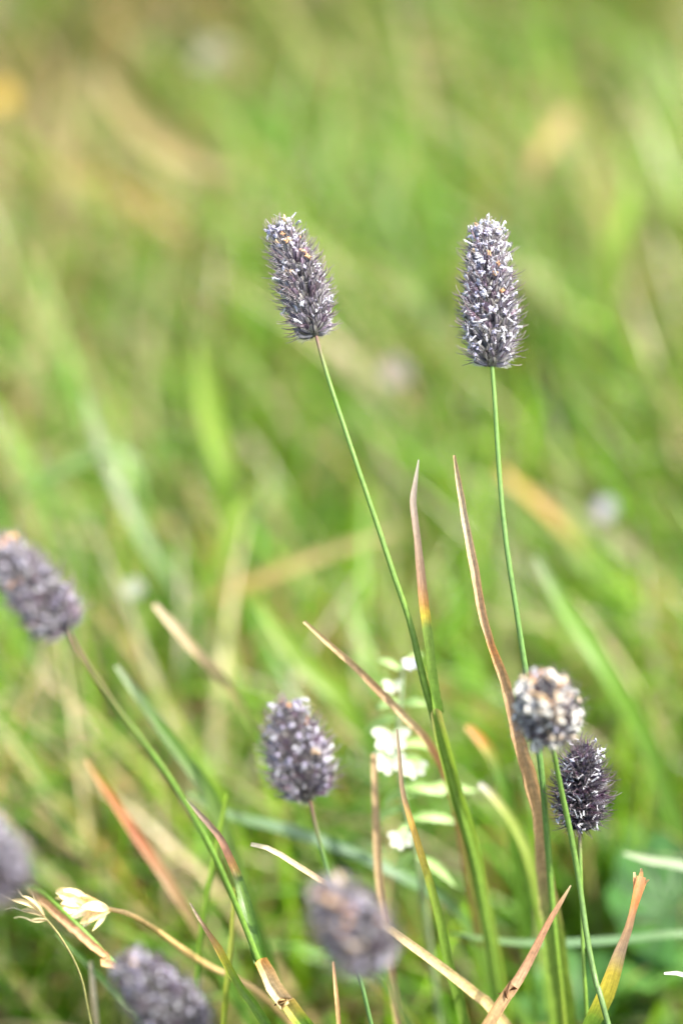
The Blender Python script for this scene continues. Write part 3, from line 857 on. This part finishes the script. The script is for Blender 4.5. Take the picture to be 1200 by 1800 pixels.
# ------------------------------------------------------------------ small white-flowered herb
def oval(p0, p1, wd, c0, c1, roll=0.0, arch=.12, fold=.3, n=11, tooth=0.0, blunt=.6, seed=0, ref=None):
    a, b = np.array(p0, float), np.array(p1, float)
    t = np.linspace(0, 1, n)
    path = a + (b - a) * t[:, None] + np.array((0, 0, 1.)) * (np.sin(math.pi * t) * arch * np.linalg.norm(b - a))[:, None]
    wv = wd * np.sin(math.pi * np.clip(t * .96 + .03, 0, 1)) ** blunt
    if tooth:
        wv = wv * (1 + tooth * (np.arange(n) % 2))
    return blade_data(path, np.maximum(wv, 2e-5), np.outer(1 - t, c0) + np.outer(t, c1), roll=roll, fold=fold, seed=seed, ref=ref)

def eyebright():
    D = .044
    path = stalk_path([(708, 1165, D, 8), (704, 1230, D, 9), (700, 1320, D, 10), (712, 1420, D, 11), (735, 1520, D + .004, 12), (752, 1640, D + .01, 12)])
    root = root_at('white_flower_herb', tuple(path[-1, :2]) + (0,), 'low herb with small white flowers and toothed pale leaves behind the thread-thin leaf', 'herb')
    part('stem', stalk_mesh(path, [(0, (.2, .24, .12)), (1, (.14, .2, .07))]), root, M_STEM)
    LP, LG = (.40, .54, .22), (.28, .45, .12)
    for k, (x0, y0, x1, y1, wd, dd) in enumerate([
            (704, 1232, 660, 1246, 22, 0), (704, 1238, 752, 1240, 24, -.003), (702, 1330, 752, 1352, 24, -.004), (702, 1385, 780, 1398, 26, 0),
            (706, 1390, 672, 1420, 22, .003), (716, 1440, 806, 1448, 26, .002), (716, 1446, 690, 1500, 20, -.002), (728, 1500, 690, 1530, 24, .004),
            (708, 1180, 664, 1160, 20, 0), (716, 1400, 838, 1392, 30, .006), (700, 1262, 640, 1288, 24, .006), (702, 1310, 770, 1318, 24, .006), (712, 1420, 650, 1450, 24, .006), (708, 1172, 742, 1150, 18, .003), (730, 1505, 800, 1560, 26, .003), (704, 1300, 650, 1345, 24, .004)]):
        d = oval(P(x0, y0, D), P(x1, y1, D + dd), px2m(wd * .62, D), LG, LP, ref=(.3, -.7, .7), blunt=.9, tooth=.22, seed=k)
        part('leaf', d, root, M_LEAF)
    W, W2 = (.70, .71, .58), (.55, .60, .36)
    for k, (x, y, sc, lil) in enumerate([(688, 1298, 1.15, 0), (684, 1338, 1.0, 0), (728, 1350, .8, 0), (690, 1205, .6, 0), (706, 1475, .8, 0), (722, 1166, .5, 1)]):
        c = Vector(P(x, y, D - .005))
        cup = Acc()
        rings = [[c + RIGHT * math.cos(a) * rad + UP * math.sin(a) * rad + FWD * dep for a in [q * math.pi / 4 for q in range(8)]] for rad, dep in ((.0004, .003), (.0009, .001), (.0011 * sc, 0))]
        v = [np.array(q) - np.array(root.location) for g in rings for q in g]
        cup.add(v, [(a * 8 + j, a * 8 + (j + 1) % 8, a * 8 + 8 + (j + 1) % 8, a * 8 + 8 + j) for a in range(2) for j in range(8)], [(.5, .55, .3)] * 24)
        fl = link('flower', cup.mesh('flower', M_PETAL), root)
        wc = (.72, .68, .76) if lil else W
        for ang, ln in ((155, 33), (25, 31), (265, 30), (215, 29), (320, 27)):
            q = P(x + math.cos(R(ang)) * ln * sc, y - math.sin(R(ang)) * ln * sc * .8, D - .006 + .0015 * math.sin(ang * 3))
            dd = oval(c, q, px2m(18 * sc, D), W2 if not lil else wc, wc, roll=.15 * math.cos(ang), arch=.05, fold=.2, blunt=.45, seed=ang)
            part('petal', dd, root, M_PETAL, parent=fl)
eyebright()

# ------------------------------------------------------------------ dry spikelet clusters of another grass
def panicle(label, stalk, tips, wd, tones, awn=0.0, fold=1.0, sc=((.5, .36, .16), (.42, .30, .14), (.3, .28, .08))):
    path = stalk_path(stalk)
    root = root_at('dry_grass_panicle', tuple(path[-1, :2]) + (0,), label, 'seed head')
    part('stalk', stalk_mesh(path, [(0, sc[0]), (.4, sc[1]), (1, sc[2])]), root, M_DRY)
    for k, (x0, y0, x1, y1, dz) in enumerate(tips):
        a, b = P(x0, y0, stalk[0][2]), P(x1, y1, stalk[0][2] + dz)
        d = oval(a, b, px2m(wd, dz), tones[k % len(tones)], np.array(tones[(k + 1) % len(tones)]) * 1.1, ref=(.35, -.75, .6), roll=(k * 2.4) % 1.6 - .8, fold=fold, blunt=.8, n=9, seed=k)
        h = part('husk', d, root, M_DRY)
        if awn:
            e = b + (b - a).normalized() * awn + UP * .0006 * (-1) ** k
            v, f, c, uv = tube_data(spline([tuple(b - (b - a) * .1), tuple((b + e) * .5 + UP * .0004), tuple(e)], 6), np.linspace(.00012, .00004, 6), np.tile((.5, .45, .34), (6, 1)), 4)
            part('awn', (v, f, c, uv), root, M_DRY, parent=h)
CR = [(.82, .68, .42), (.78, .58, .30), (.86, .78, .58)]
rf = random.Random(3)
FAN = []
for k in range(30):
    u = k / 29
    x0, y0 = 196 - 62 * u, 1601 - 14 * u
    an = R(180 + rf.uniform(-55, 50) * (1.1 - .4 * u))
    ln = rf.uniform(38, 58)
    FAN.append((x0, y0, x0 + math.cos(an) * ln, y0 + math.sin(an) * ln * .8, rf.uniform(-.004, .004)))
panicle('cream fan of dry husks on an arching straw stalk above the blue-grey head',
    [(192, 1598, .012, 9), (225, 1606, .012, 11), (265, 1628, .018, 11), (315, 1664, .026, 12), (370, 1700, .034, 12), (440, 1735, .03, 14), (520, 1810, .04, 14)],
    FAN, 19, CR, fold=.4)
panicle('pale whiskered husks on a thin stalk behind the rolled tan leaf',
    [(78, 1612, -.008, 4), (105, 1645, -.004, 5), (140, 1710, .004, 5), (160, 1800, .012, 5)],
    [(78, 1612, 38, 1575, 0), (80, 1612, 36, 1600, .002), (84, 1616, 52, 1618, -.002), (70, 1600, 20, 1582, 0), (80, 1608, 60, 1580, .003)], 9, [(.5, .42, .26), (.58, .5, .34)], awn=.003, sc=((.36, .32, .16), (.14, .2, .05), (.12, .2, .04)))

# ------------------------------------------------------------------ lobed leaves low on the right
def lobed(label, cx, cy, dz, rad, c0, tilt, turn):
    cen = P(cx, cy, dz)
    path = spline([tuple(cen) , tuple(cen + Vector((.004, .002, -.012))), (cen.x + .008, cen.y + .004, -.003)], 16)
    root = root_at('lobed_leaf_herb', (path[-1, 0], path[-1, 1], 0), label, 'herb', 'lobed leaves among the grass')
    n = np.full(16, .0009)
    v, f, c, uv = tube_data(path, n, np.tile((.16, .22, .06), (16, 1)), 8)
    part('petiole', (v, f, c, uv), root, M_STEM)
    nr, na = 7, 73
    a = np.linspace(R(8), R(352), na); q = np.linspace(.02, 1, nr)
    edge = 1 - .13 * np.abs(np.sin(a * 4.5)) ** 3 - .02 * (np.arange(na) % 2)
    rad_ = rad * q[:, None] * (1 + (edge[None, :] - 1) * q[:, None])
    z = rad * (.10 * q[:, None] * np.cos(a * 9)[None, :] + .28 * q[:, None] ** 2)
    X = np.stack([rad_ * np.cos(a), rad_ * np.sin(a), z], axis=-1).reshape(-1, 3)
    Mx = np.array((Matrix.Rotation(turn, 3, 'Z') @ Matrix.Rotation(tilt, 3, 'X')))
    X = X @ Mx.T + np.array(cen)
    i, j = np.meshgrid(np.arange(nr - 1), np.arange(na - 1), indexing='ij'); b = (i * na + j).ravel()
    F = np.stack([b, b + 1, b + na + 1, b + na], axis=1)
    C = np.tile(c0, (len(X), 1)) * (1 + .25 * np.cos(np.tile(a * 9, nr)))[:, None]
    part('leaf_blade', (X, F, C, np.stack([np.tile(a, nr), np.repeat(q * rad, na)], axis=1)), root, M_LEAF)
lobed('dark green pleated round leaf behind the torn orange-tipped leaf', 1180, 1600, .11, .016, (.04, .12, .02), R(25), .4)
lobed('grey-green pleated round leaf under the small dark bristly head', 1100, 1520, .13, .016, (.08, .17, .035), R(40), 2.0)
lobed('light green pleated round leaf beneath the torn orange-tipped leaf', 1150, 1730, .095, .014, (.10, .23, .04), R(30), 3.6)
lobed('mid green pleated round leaf between the arched brown leaf and upright stems', 1010, 1770, .095, .012, (.08, .2, .04), R(30), 5.0)

# ------------------------------------------------------------------ small flowers dotted in the far meadow
def meadow_flower(label, cx, cy, dz, rad, pc, cc, npet=9):
    dz = far(dz); rad *= .62; cen = P(cx, cy, dz)
    path = spline([tuple(cen), (cen.x + .004, cen.y, cen.z * .5), (cen.x + .006, cen.y + .004, -.003)], 16)
    root = root_at('meadow_flower', (path[-1, 0], path[-1, 1], 0), label, 'flower', 'small flowers dotted in the meadow')
    part('stem', tube_data(path, np.full(16, .0007), np.tile((.13, .22, .05), (16, 1)), 6), root, M_STEM)
    nrm = (Vector((0, -.5, .85))).normalized(); ex = RIGHT; ey = nrm.cross(ex)
    A = Acc()
    rows = [[cen + (ex * math.cos(t) + ey * math.sin(t)) * rad * rr + nrm * rad * hh for t in [q * math.pi / 5 for q in range(10)]] for rr, hh in ((.3, 0), (.3, .12), (.2, .22), (.05, .27))]
    A.add([np.array(q) - np.array(root.location) for g in rows for q in g], [(a * 10 + j, a * 10 + (j + 1) % 10, a * 10 + 10 + (j + 1) % 10, a * 10 + 10 + j) for a in range(3) for j in range(10)], [cc] * 40)
    link('centre', A.mesh('centre', M_PETAL), root)
    for k in range(npet):
        t = 2 * math.pi * k / npet
        q = cen + (ex * math.cos(t) + ey * math.sin(t)) * rad + nrm * rad * .12
        part('petal', oval(cen, q, rad * .55, pc, pc, arch=.08, fold=.15, blunt=.4, n=7), root, M_PETAL)
WH, LI, YE = (.24, .27, .20), (.24, .23, .26), (.42, .28, .03)
meadow_flower('whitish flower close beside the warm grey-pink timothy head', 235, 1035,   .14, .0042, WH, (.5, .5, .3))
meadow_flower('lilac-white flower far behind the upright stalk', 1062, 895, .26, .005, LI, (.6, .6, .5))
meadow_flower('pale cream flower far off above the leaning head', 372, 95, .72, .009, (.2, .2, .12), (.2, .2, .12))
meadow_flower('the only yellow flower, far off in the straw coloured grass', 2, 172, .62, .008, YE, YE, 7)
meadow_flower('pinkish white flower far behind, between the two tall stalks', 695, 655, .38, .007, (.24, .20, .17), (.2, .16, .13))

def herb_straw(x, y):
    return x * 0
ribbons('broad_leaved_herbs', 1300, (-.42, .42), (.09, 1.2), .03, .085, .006, .011, herb_straw, (-.2, -.2), 9, mat=M_HERB, flat=.35, seg=7,
        label='low broad leaved plants mixed into the turf')
